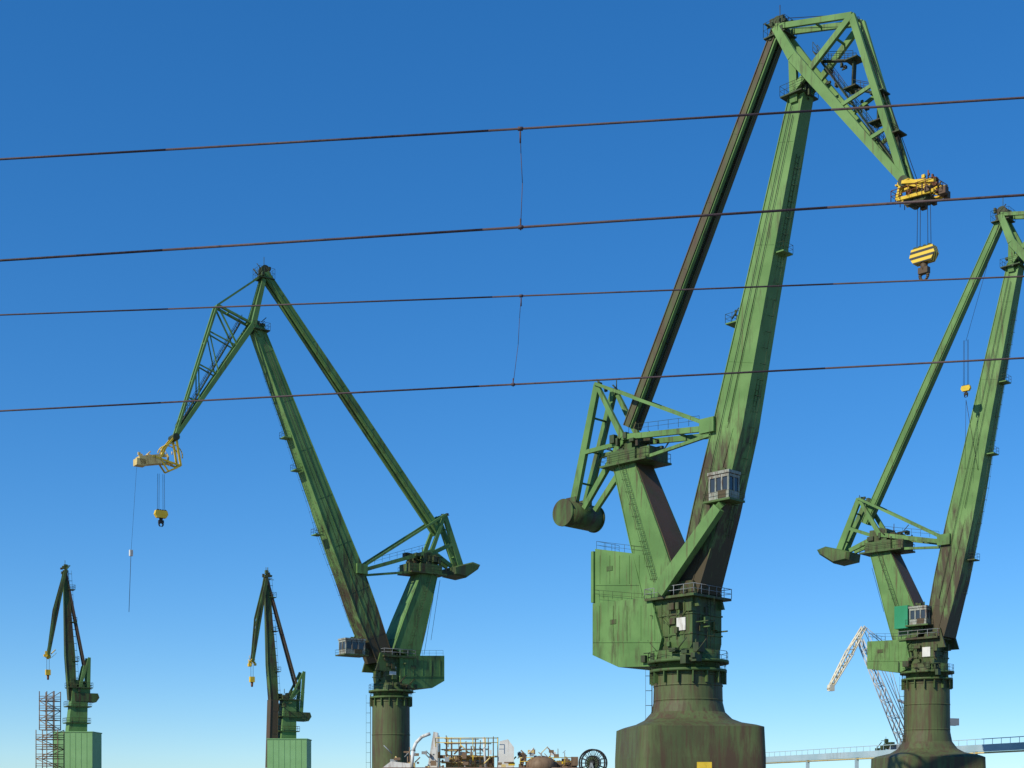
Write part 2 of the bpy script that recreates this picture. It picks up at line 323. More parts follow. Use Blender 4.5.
        mid=K.lerp(CWp,0.52); LV.beam(mid+c.n*q*1.5*ls,T+c.n*q*1.6*ls-UP*0.6,0.55,0.45,ref=c.n)
        LK.box(kb+c.n*q*1.9-d*0.2,c.d,c.n,UP,1.1,0.25,0.9)
    for k in range(5):
        t=k/4; LV.tube(K.lerp(CWp,t)+c.n*1.5*ls,K.lerp(CWp,t)-c.n*1.5*ls,0.14,k=6)
        if k%2==0:
            t=0.15+k*0.2; LK.beam(T.lerp(kb,t)+c.n*1.9*ls,T.lerp(kb,t)-c.n*1.9*ls,0.2,0.2)
    a=T.lerp(kb,0.08); b2=T.lerp(kb,0.9); H.rail([a+c.n*2.0*ls+UP*0.4,b2+c.n*2.0*ls+UP*0.2],1.1,0.045)
    c.part('mast_head_gear',DRK).clutter(K,c.d,c.n,0.8,2*ls,0.4,8,0.3,0.7)
    CW=c.part('counterweight',GRD)
    if L['cw']=='cyl':
        CW.tube(CWp-c.n*3.2,CWp+c.n*3.2,1.75,k=36); 
        for o in(-3.2,3.2): CW.tube(CWp+c.n*(o-0.12),CWp+c.n*(o+0.12),1.85,k=36)
        for q in(-1.3,1.3): CW.box(CWp+c.n*q+UP*1.6,c.d,c.n,UP,0.9,0.35,0.7)
    else:
        W_=[(-3.9,1.3),(-2.2,1.7),(1.2,0.7),(2.6,0.2),(2.4,-1.2),(-0.6,-1.5),(-3.4,0.4)]
        CW.loft([[CWp+d*u*q+c.n*o+UP*z*q for u,z in W_] for o,q in((-2.4,0.8),(-1.9,1),(1.9,1),(2.4,0.8))])
    A=c.P(*L['A']); S=c.P(*L['stay']); BSY=c.part('backstay',L['staymat']); sg_=L.get('sg',0.8)
    for q in(-1,1):
        girder(BSY,c.n,[A+c.n*q*sg_*0.9,A.lerp(S,0.5)+c.n*q*sg_,S+c.n*q*sg_*1.15],[0.75,1.0,0.9],[0.55,0.65,0.6],rib=7)
    for k in range(1,13):
        p=A.lerp(S,k/13); BSY.tube(p-c.n*sg_,p+c.n*sg_,0.11,k=5)
    GW=c.part('backstay_walkway',GRD)
    GW.beam(A.lerp(S,0.03)-UP*0.1,A.lerp(S,0.98)-UP*0.1,0.08,0.7,ref=c.n)
    BT=c.part('backstay_tray',GRN); tr=(S-A).normalized().cross(c.n).normalized(); tr=tr if tr.dot(d)>0 else -tr
    BT.beam(A+c.n*sg_*0.9+tr*0.62,S+c.n*sg_*1.15+tr*0.62,0.22,0.5,ref=c.n)
    H.tube(A+c.n*sg_+UP,S+c.n*(sg_+0.3)+UP*1.0,0.035,k=4)
    for k in range(1,26):
        p=A.lerp(S,k/26)+c.n*(sg_+0.3*k/26); H.tube(p,p+UP*1.0,0.025,k=3)
    c.part('stay_ropes',BLK).tube(A-UP*1.2+d*0.5,S+d*1.2,0.04,k=4)
    J=c.P(*L['J']); Cc=c.P(*L['C']); E=c.P(*L['D']); JB=c.part('jib',GRB if L.get('jg') else GRN)
    js=L.get('js',1.0); wA,wJ,wC,wE=0.9*js,1.7*js,1.1*js,0.8*js
    th=L.get('th',1.0)
    for q in(-1,1):
        JB.beam(A+c.n*q*wA,J+c.n*q*wJ,0.9*th,0.55,1.2*th,0.6,ref=c.n)
        JB.beam(J+c.n*q*wJ,E+c.n*q*wE,1.2*th,0.6,0.8*th,0.55,ref=c.n)
        ww=L.get('cw2',0.65)
        JB.beam(Cc+c.n*q*wC,E+c.n*q*wE,ww,0.45,ref=c.n); JB.beam(A+c.n*q*wA,Cc+c.n*q*wC,ww*0.85,0.4,ref=c.n)
        JB.beam(hd+c.n*q*wJ*0.8,Cc+c.n*q*wC,ww,0.45,ref=c.n)
        JB.beam(hd+c.n*q*1.0-bd*1.5,J+c.n*q*wJ,1.0,0.5,ref=c.n)
        tt=L['posts']; pr=None
        for i,t in enumerate(tt):
            a=J.lerp(E,t)+c.n*q*(wJ+(wE-wJ)*t); b2=Cc.lerp(E,t*L.get('pk',1))+c.n*q*(wC+(wE-wC)*t)
            JB.beam(a,b2,L.get('pw',0.35),0.25,ref=c.n)
            if pr is not None and L.get('diag',1): JB.beam(pr,a,L.get('pw',0.35)*0.8,0.22,ref=c.n)
            pr=b2
        if L.get('first',1): JB.beam(J.lerp(E,tt[0])+c.n*q*wJ*0.8,Cc+c.n*q*wC,0.25,0.22,ref=c.n)
    nb=L.get('nb',8)
    for k in range(nb+1):
        t=k/nb; p=J.lerp(E,t); w1=wJ+(wE-wJ)*t; JB.beam(p+c.n*w1,p-c.n*w1,0.2,0.2)
        if k<nb:
            t2=(k+1)/nb; w2=wJ+(wE-wJ)*t2; JB.beam(p+c.n*w1,J.lerp(E,t2)-c.n*w2,0.14,0.14)
        if k%2==0:
            p=Cc.lerp(E,t); w1=wC+(wE-wC)*t; JB.beam(p+c.n*w1,p-c.n*w1,0.18,0.18)
    for t in(0,0.5): 
        JB.beam(A.lerp(Cc,t)+c.n*1.0*js,A.lerp(Cc,t)-c.n*1.0*js,0.2,0.2); JB.beam(hd.lerp(Cc,t+0.2)+c.n*1.2*js,hd.lerp(Cc,t+0.2)-c.n*1.2*js,0.2,0.2)
    up=(Cc-J).normalized()
    jw=[J.lerp(E,0.02+0.94*i/8)+up*(1.7*(1-i/9))+UP*0.3 for i in range(9)]
    WK=c.part('jib_walkway',DRK)
    for a,b2 in zip(jw[:-1],jw[1:]):
        WK.beam(a,b2,0.10,0.9,ref=c.n)
        for q in(-0.45,0.45): WK.rail([a+c.n*q,b2+c.n*q],1.1,0.055)
    if L.get('jcl',0):
        st=[J.lerp(E,t)+up*h for t,h in((0.08,1.8),(0.20,4.6),(0.34,2.4),(0.46,4.2),(0.60,2.0),(0.72,2.6),(0.86,1.2))]
        for a,b2 in zip(st[:-1],st[1:]):
            WK.beam(a,b2,0.14,0.7,ref=c.n)
            for q in(-0.35,0.35): WK.rail([a+c.n*q,b2+c.n*q],1.0,0.055,step=1.2)
        for p in st[1:-1]: WK.box(p,c.d,c.n,UP,0.8,0.9,0.07)
        for t in(0.2,0.42,0.62):
            WK.clutter(J.lerp(E,t)+up*2.2*(1-t*0.6),c.d,c.n,1.3,0.7,1.2,L['jcl'],0.15,0.55)
    HG=c.part('head_gear',DRK)
    HG.clutter(A,c.d,c.n,1.2,1.0,1.0,26,0.25,0.8); HG.box(A-UP*1.0,c.d,c.n,UP,1.5,1.3,0.07)
    H.rail([A+c.W(a*1.5,b2*1.3,-0.9) for a,b2 in((-1,-1),(1,-1),(1,1),(-1,1))],1.7,0.05,closed=True,step=1)
    HG.box(hd-UP*0.6-d*0.4,c.d,c.n,UP,1.5,1.8,0.08); H.rail([hd+c.W(a*1.5,b2*1.8,-0.5)-d*0.4 for a,b2 in((-1,-1),(1,-1),(1,1),(-1,1))],1.2,0.05,closed=True,step=1)
    HG.clutter(hd,c.d,c.n,1.3,1.2,1.2,22,0.3,0.8)
    for q in(-1,0,1): c.part('sheaves',DRK).tube(A+c.n*(q*0.6-0.12)+UP*0.6,A+c.n*(q*0.6+0.12)+UP*0.6,0.8,k=18)
    H.tube(A,A+UP*3.0,0.05,k=4)
    c.part('sheaves',DRK).tube(E+c.n*-1.2,E+c.n*1.2,0.6,k=16)
    return c,dict(A=A,J=J,C=Cc,E=E,hd=hd,f=f,kn=kn,mt=mt,mb=mb,T=T,K=K,CW=CWp,d=d,bs=bs,bd=bd)

# --- main crane
c,q=big_crane(178,688,45,dict(s=1,col_r=4.3,flare=729,col_top=672,deck=600,pw_=1.85,
  house=[([(607,551),(656,557),(656,607),(607,607)],2.4),([(610,606),(668,600),(679,640),(672,668),(636,669),(610,657)],3.5)],hy=6,
  mast_bot=(674,598),mast_top=(632,465),foot=(698,592),knee=(735,430),head=(802,92),knee_att=(718,428),third=0,kw=4.5,
  T=(632,440),K=(606,387),CW=(579,516),cw='cyl',A=(780,30),stay=(632,428),staymat=STY,sg=0.75,
  J=(801,62),C=(857,19),D=(908,184),posts=[0.42,0.68],pw=0.42,pk=1.0,first=0,diag=0,plats=(6,),lplat=((0.55,1),),jcl=7,jg=1,cw2=0.75))
HP=c.part('house_end_panel',GRN); HP.box(c.P(607,579)-c.d*0.25,c.d,c.n,UP,0.22,2.7,3.4)
cabin(c,724,487,1.5,w=3.0,h=3.6,dp=2.2)
AR=c.part('cab_arm',GRN); AR.beam(c.Q(660,592,3.8),c.Q(719,508,3.0),2.0,1.3,1.3,1.0,ref=c.n)
AR.beam(c.Q(719,506,3.0),c.Q(724,502,1.2),0.6,0.8,ref=c.n)
E=q['E']; YM=c.part('tip_frame',YEL); RM=c.part('tip_machinery',RUST)
e=c.Q(919,189)
for a in(-1,1):
    YM.beam(E+c.n*a*1.0,e+c.W(1.9,a*1.0,-0.6),0.7,0.35,ref=c.n); YM.beam(e+c.W(-2.1,a*1.1,-0.9),e+c.W(2.4,a*1.1,-1.2),0.35,0.3,ref=c.n)
    YM.beam(e+c.W(-2.1,a*1.1,-0.9),e+c.W(-1.5,a*1.0,1.5),0.3,0.3,ref=c.n)
    YM.beam(e+c.W(-1.4,a*1.2,0.8),e+c.W(2.6,a*1.2,-0.2),0.35,0.3,ref=c.n)
RM.clutter(e+c.W(0.5,0,-0.1),c.d,c.n,2.0,1.1,1.1,40,0.15,0.6); YM.clutter(e+c.W(-0.6,0,-0.1),c.d,c.n,1.9,1.3,1.0,30,0.15,0.6)
c.part('tip_dark',BRN).clutter(e+c.W(1.4,0,-0.8),c.d,c.n,1.8,1.2,0.8,36,0.15,0.8)
RM.rail([e+c.W(a*2.6,b2*1.5,-1.1) for a,b2 in((-1,-1),(1,-1),(1,1),(-1,1))],1.2,0.08,closed=True,step=1)
for a in(-0.8,0,0.8): c.part('sheaves',DRK).tube(e+c.W(a,-0.9,-1.2),e+c.W(a,0.9,-1.2),0.6,k=16)
hook_block(c,924,204,257,0,0.95)
for o in(-0.4,0.4): c.part('hoist_ropes',BLK).tube(q['A']+c.n*o+UP*1.2,q['C']+c.n*o+UP*0.4,0.04,k=4); c.part('hoist_ropes',BLK).tube(q['C']+c.n*o+UP*0.4,e+c.n*o,0.04,k=4)
c.part('sign',YEL).box(c.O+Vector((0.9,-8.6,5.6)),Vector((1,0,0)),Vector((0,1,0)),UP,0.9,0.05,0.7)
c.done()
# --- left crane (jib to the left)
c,q=big_crane(262,391,-35,dict(s=-1,col_r=3.5,flare=800,col_top=698,deck=658,
  house=[([(392,657),(436,657),(436,682),(424,689),(392,689)],3.0)],mfp=GRN,
  mast_bot=(399,656),mast_top=(425,574),foot=(379,660),knee=(347,568),head=(256,328),knee_att=(356,570),ls=0.7,third=0,
  T=(428,552),K=(441,516),CW=(458,571),cw='wedge',A=(264,274),stay=(438,534),staymat=GRN,sg=0.8,js=0.62,th=0.75,
  J=(251,326),C=(216,306),D=(174,438),posts=[0.2,0.45,0.7],pw=0.18,cw2=0.35,nb=7,plats=(3,5,6)))
cabin(c,352,647,1.0,w=4.0,h=3.0,dp=2.6)
c.part('cab_arm',GRD).beam(c.Q(362,652,1.0),c.Q(382,656,1.0),1.2,1.2,ref=c.n)
YM=c.part('tip_frame',YEL); YB=c.part('tip_machinery',BEI)
e=c.Q(149,461); YB.box(e+UP*0.1,(c.d+UP*0.22).normalized(),c.n,(UP-c.d*0.22).normalized(),1.9,0.9,0.75)
YB.box(e+c.W(-1.6,0,-0.5),c.d,c.n,UP,0.8,0.9,0.55); YB.clutter(e+UP*0.3,c.d,c.n,2.0,0.8,0.7,12,0.2,0.7)
g=c.Q(170,456)
for o in(-0.8,0.8):
    YM.beam(g+c.W(-3.4,o,-0.6),g+c.W(1.6,o,-1.6),0.3,0.25,ref=c.n); YM.beam(c.P(174,436,o),g+c.W(1.6,o,-1.6),0.35,0.25,ref=c.n)
    YM.beam(c.P(174,436,o),g+c.W(-1.0,o,1.2),0.3,0.25,ref=c.n); YM.beam(g+c.W(-1.0,o,1.2),g+c.W(-2.0,o,-0.8),0.3,0.25,ref=c.n)
    YM.beam(g+c.W(1.6,o,-1.6),g+c.W(-0.6,o,-2.8),0.25,0.2,ref=c.n); YM.beam(g+c.W(-0.6,o,-2.8),g+c.W(-2.0,o,-0.9),0.25,0.2,ref=c.n)
    YM.ring(g+c.n*o,c.n,1.9,0.10,k=12,a0=0.2,a1=3.3)
YB.clutter(g+c.W(-1,0,-0.6),c.d,c.n,1.5,0.8,1.2,16,0.2,0.7)
hook_block(c,161,474,515,0,0.72,striped=False)
c.part('hook_block_aux',WHT).box(c.Q(131,553,3),c.d,c.n,UP,0.25,0.25,0.5)
R=c.part('hoist_ropes',BLK); R.tube(c.Q(137,462,3),c.Q(131,553,3),0.02,k=4); R.tube(c.Q(131,553,3),c.Q(129,612,3),0.045,k=5)
for x0,y0,x1,y1 in((436,580,424,655),(440,580,431,640)): R.tube(c.Q(x0,y0),c.Q(x1,y1),0.035,k=4)
c.done()
# --- right crane
c,q=big_crane(237,927,42,dict(s=1,col_r=3.7,flare=758,col_top=680,deck=640,pw_=2.0,
  house=[([(876,643),(914,641),(920,668),(908,674),(876,670)],3.2)],ls=0.8,third=0,
  mast_bot=(916,640),mast_top=(884,552),foot=(940,636),knee=(964,520),head=(1016,264),knee_att=(950,541),
  T=(884,536),K=(863,500),CW=(842,556),cw='wedge',A=(1003,216),stay=(866,524),staymat=GRN,sg=0.5,
  J=(1016,245),C=(1050,214),D=(1092,330),posts=[0.42,0.68],pw=0.42,first=0,diag=0,plats=(1,4,6)))
cabin(c,921,616,2.5,w=3.0,h=3.2,dp=2.4)
c.part('cab_shelter',paint('bright_green_tarpaulin',(0.02,0.22,0.10),(0.03,0.26,0.13),amt=0.05)).box(c.Q(905,618,2.5),c.d,c.n,UP,1.2,1.5,1.9)
c.part('cab_arm',GRD).beam(c.Q(905,645,2.2),c.Q(922,628,2.2),1.2,1.2,ref=c.n)
hook_block(c,966,340,389,5,0.5,striped=False)
R=c.part('hoist_ropes',BLK); R.tube(c.P(1003,220,1),c.Q(966,341,5),0.03,k=4); R.tube(c.Q(966,400,5),c.Q(978,470,1.6),0.04,k=4); R.tube(c.Q(966,400,5),c.Q(965,470,4),0.03,k=4)
for x0,y0,x1,y1 in((872,568,884,612),(1010,280,980,470)): R.tube(c.Q(x0,y0),c.Q(x1,y1),0.035,k=4)
YT=c.part('tip_machinery',YEL); YT.clutter(q['E'],c.d,c.n,2.5,1.5,1.3,30,0.3,1.2)
hook_block(c,1095,340,392,0,1.0)
c.done()
# ---------------------------------------------------------------- small slewing cranes
def small_crane(D,ax,yaw,L):
    O=Vector(((ax-CX)/F*D,D,0)); c=Thing('small_dock_crane',O,yaw); mpp=D/F
    def Z(y): return CZ+(YH-y)*mpp
    b0,b1,by=L['base']; ctr=Vector((((b0+b1)/2-CX)*mpp,D,0)); hw=(b1-b0)/2*mpp
    B=c.part('clad_base',LGR); B.box(ctr+UP*Z(by)/2,Vector((1,0,0)),Vector((0,1,0)),UP,hw,hw*0.8,Z(by)/2)
    for k in range(1,7): B.box(ctr+Vector((-hw+2*hw*k/7,-hw*0.8-0.03,Z(by)/2)),Vector((1,0,0)),Vector((0,1,0)),UP,0.05,0.04,Z(by)/2-0.2)
    B.box(ctr+UP*(Z(by)+0.1),Vector((1,0,0)),Vector((0,1,0)),UP,hw+0.15,hw*0.8+0.15,0.12)
    T=c.part('tower',GRN)
    t0=c.P(*L['t0']); t1=c.P(*L['t1']); T.beam(t0,t1,L['tw'],4.0,L['tw']*0.8,3.2,ref=c.n)
    DK=c.part('tower_gear',GRD); H=c.part('handrails',DRK); DK.clutter(t1,c.d,c.n,2.5,1.6,2.2,40,0.4,1.6)
    for fz in(0.25,0.6,1.0):
        p=t0.lerp(t1,fz); DK.box(p,c.d,c.n,UP,L['tw']/2+0.7,2.2,0.12); H.rail([p+c.W(a*(L['tw']/2+0.7),b*2.2,0.1) for a,b in((-1,-1),(1,-1),(1,1),(-1,1))],1.2,0.07,closed=True)
    A=c.P(*L['A']); f=c.P(*L['foot']); E=c.P(*L['E']); S=c.P(*L['S']); Bm=c.part('boom',GRD)
    girder(Bm,c.n,[f,f.lerp(A,0.35),A.lerp(f,0.06)],[1.8,2.3,0.9],[2.0,1.6,1.1],rib=5)
    ST=c.part('backstay',BRN)
    for q in(-1,1): ST.beam(A+c.n*q*0.5,S+c.n*q*0.9,0.5,0.4,ref=c.n)
    for k in range(1,10): ST.tube(A.lerp(S,k/10)+c.n*0.7,A.lerp(S,k/10)-c.n*0.7,0.12,k=4)
    JB=c.part('jib',GRD); K=c.P(*L['J2'])
    for q in(-1,1):
        JB.beam(A+c.n*q*0.9,E+c.n*q*0.6,0.7,0.4,ref=c.n); JB.beam(A+c.n*q*0.9,K+c.n*q*0.9,0.4,0.3,ref=c.n); JB.beam(K+c.n*q*0.9,E+c.n*q*0.6,0.4,0.3,ref=c.n)
        for k in range(1,6): JB.beam(A.lerp(E,k/6)+c.n*q*0.8,K.lerp(E,(k-0.5)/6)+c.n*q*0.8,0.2,0.2,ref=c.n)
    DK.clutter(A,c.d,c.n,1.0,0.8,1.3,16,0.3,1.0); H.tube(A,A+UP*2.5,0.07,k=4); H.ladder(f+c.d*1.3,A+c.d*0.8,c.n,0.7,0.06,cage=c.d)
    for k in(0.3,0.6,0.85):
        p=f.lerp(A,k)+c.d*1.2; DK.box(p,c.d,c.n,UP,0.9,1.2,0.08); H.rail([p+c.W(a*0.9,b*1.2,0.1) for a,b in((-1,-1),(1,-1),(1,1),(-1,1))],1.1,0.07,closed=True)
    LV=c.part('counterweight_lever',GRN); CW=c.P(*L['CW']); K2=c.P(*L['K'])
    for q in(-1,1):
        LV.beam(K2+c.n*q*1.4,CW+c.n*q*1.4,0.7,0.5,0.9,0.5,ref=c.n); LV.beam(K2+c.n*q*1.4,t1+c.n*q*1.4,0.5,0.4,ref=c.n); LV.beam(S+c.n*q*1.2,t1+c.n*q*1.4,0.8,0.5,ref=c.n)
    CWP=c.part('counterweight',GRD); CWP.loft([[CW+c.W(u,o,z) for u,z in((-3.6,0.9),(2.4,0.9),(2.8,-0.2),(2.0,-1.4),(-3.4,-1.3))] for o in(-1.8,1.8)])
    hx=c.part('hoist_ropes',BLK); YM=c.part('tip_machinery',YEL); YM.clutter(E,c.d,c.n,0.9,0.7,0.8,14,0.3,1.0)
    p=E-UP*L['drop']; 
    for a in(-0.3,0.3): hx.tube(E+c.d*a,p+c.d*a,0.05,k=4)
    YM.box(p,c.d,c.n,UP,0.6,0.5,0.7); c.part('hook',RUST).tube(p-UP*0.7,p-UP*1.9,0.35,0.25,k=8)
    return c
c=small_crane(365,75,-30,dict(base=(58,97,733),t0=(76,735),t1=(79,688),tw=4.8,A=(65,570),foot=(72,700),E=(48,655),J2=(54,610),S=(84,666),K=(88,658),CW=(87,697),drop=4.5))
c.done()
c=small_crane(365,283,-30,dict(base=(270,309,740),t0=(286,742),t1=(288,700),tw=4.2,A=(266,577),foot=(274,712),E=(252,662),J2=(256,618),S=(297,690),K=(302,672),CW=(299,716),drop=4.5))
girder(c.part('jib_column',BRN),c.n,[c.P(271,768),c.P(273,700)],[2.0,2.0],[2.4,2.4])
c.done()
# scaffolding stair tower
O=Vector(((50-CX)/F*350,350,0)); c=Thing('scaffold_tower',O,10); S=c.part('scaffold_tubes',BRK); DKp=c.part('scaffold_decks',BRK)
hz=1.7+(800-692)*350/F
lv=int(hz/2.4)
for k in range(lv+1):
    z=k*2.4; w=2.9 if k<lv-3 else 2.0
    for a in(-1,0,1):
        for b in(-1,1):
            S.tube(O+c.W(a*w,b*1.6,z),O+c.W(a*w,b*1.6,z+2.4),0.12,k=4)
    for b in(-1,1):
        for dz in(0.0,0.6,1.15): S.tube(O+c.W(-w,b*1.6,z+dz),O+c.W(w,b*1.6,z+dz),0.08,k=4)
        S.tube(O+c.W(-w if k%2 else w,b*1.6,z),O+c.W(w if k%2 else -w,b*1.6,z+2.4),0.09,k=4)
    for a in(-1,1): S.tube(O+c.W(a*w,-1.6,z),O+c.W(a*w,1.6,z),0.09,k=4)
    DKp.box(O+c.W(0,0,z),c.d,c.n,UP,w,1.5,0.06)
c.done()
# ---------------------------------------------------------------- pale lattice harbour crane in the distance
D=430; O=Vector(((905-CX)/F*D,D,0)); c=Thing('lattice_harbour_crane',O,-25)
PALE=paint('pale_cream_paint',(0.66,0.60,0.42),(0.74,0.68,0.52),rust=(0.45,0.38,0.25),amt=0.2,scale=1)
PWH=paint('off_white_paint',(0.42,0.45,0.45),(0.52,0.54,0.53),rust=(0.3,0.28,0.24),amt=0.25,scale=1)
Wp=c.part('lattice_jib',PALE); Wt=c.part('lattice_tower',PWH)
def lattice(part,c,pts,wids,hn,r,k):
    a,b=[c.P(*p) for p in pts]; dd=(b-a).normalized(); sx=dd.cross(c.n).normalized()
    cor=lambda t,i,j: a.lerp(b,t)+sx*(wids[0]+(wids[1]-wids[0])*t)*i+c.n*hn*(1-0.5*t)*j
    for i in(-1,1):
        for j in(-1,1):
            part.tube(cor(0,i,j),cor(1,i,j),r,k=5)
    for m in range(k):
        t0,t1=m/k,(m+1)/k; s=1 if m%2 else -1
        for j in(-1,1): part.tube(cor(t0,s,j),cor(t1,-s,j),r*0.6,k=4)
        for i in(-1,1): part.tube(cor(t0,i,s),cor(t1,i,-s),r*0.6,k=4)
lattice(Wp,c,[(850,652),(829,690)],(1.0,0.5),0.7,0.24,7)
lattice(Wp,c,[(864,627),(850,652)],(0.4,1.0),0.7,0.24,5)
lattice(Wt,c,[(905,745),(860,640)],(1.5,0.8),1.0,0.2,13)
for p0,p1 in(((864,627),(882,642)),((882,642),(862,650)),((864,627),(905,720)),((882,642),(905,720))):
    for o in(-0.6,0.6): Wt.tube(c.P(*p0,o),c.P(*p1,o),0.12,k=5)
Wp.box(c.P(831,688),c.d,c.n,UP,0.9,0.6,0.9)
Wt.beam(c.P(898,700),c.P(955,725),0.6,0.9,ref=c.n)
CBW=c.part('counterweight',GRY); CBW.box(c.P(952,722),c.d,c.n,UP,1.8,1.2,1.1); CBW.box(c.P(903,752),c.d,c.n,UP,3.5,2.5,2.4)
TW=c.part('portal',GRY); 
for a in(-1,1):
    for b in(-1,1): TW.beam(c.P(903,757)+c.W(a*1.5,b*1.5),Vector((c.P(903,757).x,O.y,0))+c.W(a*4,b*4),1.0,1.0)
c.part('machinery',DRK).clutter(c.P(884,748),c.d,c.n,2.5,1,2.2,20,0.5,1.6)
c.done()
# ---------------------------------------------------------------- pale gantry girder bridge
c=Thing('gantry_bridge',Vector((90,330,0)),-12)
G=c.part('girder',paint('pale_blue_steel',(0.30,0.42,0.46),(0.38,0.49,0.53),rust=(0.30,0.34,0.34),amt=0.2))
zb=CZ+(YH-760)*330/F; ra=(764-CX)/F; rb=(1110-CX)/F
p0=Vector((ra*338,338,0)); p1=Vector((rb*232,232,0)); p0.z=p1.z=zb+0.3
G.beam(p0,p1,0.9,1.3,ref=UP)
G.beam(p0+UP*1.7,p1+UP*1.7,0.14,0.14); nn=46
for k in range(nn+1):
    p=p0.lerp(p1,k/nn); G.tube(p+UP*0.4,p+UP*1.7,0.05,k=4)
    if k%8==0: G.beam(p-UP*0.5,Vector((p.x,p.y,0)),0.7,0.7)
    if k in(22,): c.part('lamps',GRY).tube(p,p+UP*4.0,0.06,k=4); c.part('lamps',GRY).box(p+UP*4.0,c.d,c.n,UP,0.4,0.2,0.1)
c.part('pipe_run',BEI).tube(p0-UP*0.9+Vector((0,-0.6,0)),p1-UP*0.9+Vector((0,-0.6,0)),0.16,k=8)
c.done()
# ---------------------------------------------------------------- ship block under construction with scaffolding
D=235; mpp=D/F; O=Vector(((455-CX)*mpp,D,0)); c=Thing('ship_under_repair',O,0)
def X(x): return (x-CX)*mpp
def Zy(y): return CZ+(YH-y)*mpp
def V(x,y,o=0): return Vector((X(x),D-o,Zy(y)))
HU=c.part('hull',paint('primer_hull',(0.22,0.13,0.09),(0.30,0.22,0.16),rust=(0.10,0.06,0.04),amt=0.4))
HU.loft([[Vector((X(x),D+yy,z)) for x,z in((368,0),(575,0),(583,Zy(768)),(385,Zy(768)))] for yy in(-5,5)])
SP=c.part('superstructure',WHT)
SP.loft([[V(x,y,o) for x,y in((385,768),(412,768),(412,764),(393,762))] for o in(-4,4)])
SP.loft([[V(x,y,o) for x,y in((428,768),(438,768),(438,733),(434,732))] for o in(-1.5,1.5)])
SP.loft([[V(x,y,o) for x,y in((497,768),(514,768),(514,748),(508,740),(500,742))] for o in(-3,3)])
DH=c.part('deckhouse',BEI); DH.loft([[V(x,y,o) for x,y in((446,768),(494,768),(494,757),(470,755),(446,758))] for o in(-4,1)])
for x in range(450,492,7): c.part('deckhouse_windows',GLS).box(V(x,762,1.03),Vector((1,0,0)),Vector((0,1,0)),UP,0.3,0.04,0.3)
pp=[(414,768),(415,752),(418,744),(424,738),(432,735)]
for a,b in zip(pp[:-1],pp[1:]): SP.tube(V(*a,5),V(*b,5),0.28,k=10)
SC=c.part('scaffolding',BRK); SY=c.part('yellow_guardrails',YEL); SD=c.part('scaffold_boards',BEI)
x=440
while x<500:
    for o in(0,3): SC.tube(V(x,768,o),V(x,738+random.uniform(-3,9),o),0.07,k=4)
    x+=random.uniform(4,8)
for y in(762,756,750,744,739):
    a=random.uniform(436,446); b=random.uniform(478,500)
    for o in(0,3): SC.tube(V(a,y,o),V(b,y+random.uniform(-0.6,0.6),o),0.06,k=4)
for x0,x1,y in((442,470,763),(462,497,757),(445,462,751)): SD.box(V((x0+x1)/2,y,1.5),Vector((1,0,0)),Vector((0,1,0)),UP,(x1-x0)/2*mpp,1.2,0.08)
SY.rail([V(437,748,4),V(498,748,4)],1.5,0.12,step=2.2)
SY.rail([V(520,766,4),V(575,766,4)],1.3,0.1,step=2)
for mt_,n_ in((BRK,60),(BEI,20),(WHT,12),(YEL,8),(GRY,26)):
    c.part('deck_clutter_'+mt_.name,mt_).clutter(V(478,760,2),Vector((1,0,0)),Vector((0,1,0)),14.5,2.5,1.4,n_,0.2,1.1)
c.part('deck_clutter_'+BRK.name,BRK).clutter(V(548,766,2),Vector((1,0,0)),Vector((0,1,0)),4.5,2,0.8,30,0.4,1.5)
DM=c.part('mushroom_vent',BRK); pr=V(541,768,3); rr=[(2.6,-1),(2.6,0.6),(2.3,1.2),(1.5,1.7),(0.5,1.95)]
DM.loft([superring(pr+UP*z,r_,2) for r_,z in rr],True)
SP.tube(V(486,768,3),V(484,738,3),0.2,k=8); SC.tube(V(409,768,3),V(409,757,3),0.1,k=5)
c.done()
# cable reel
O=Vector(((593-CX)/F*200,200,0)); c=Thing('cable_reel',O,20); cen=Vector((O.x,O.y,1.7+(800-763)*200/F)); R=c.part('rims',BLK)
for o in(-0.5,0.5):
    R.ring(cen+c.n*o,c.n,1.9,0.12,k=28); R.ring(cen+c.n*o,c.n,1.0,0.08,k=20)
    for k in range(16):
        a=2*math.pi*k/16; R.tube(cen+c.n*o,cen+c.n*o+c.W(1.85*math.cos(a),0,1.85*math.sin(a)),0.05,k=4)
R.tube(cen-c.n*0.7,cen+c.n*0.7,0.35,k=12); c.part('cable',DRK).tube(cen-c.n*0.45,cen+c.n*0.45,0.9,k=24)
for a in(-1,1):
    for o in(-0.8,0.8): c.part('stand',GRY).beam(cen+c.n*o,Vector((O.x,O.y,0))+c.W(a*2,o,0),0.25,0.25)
c.done()
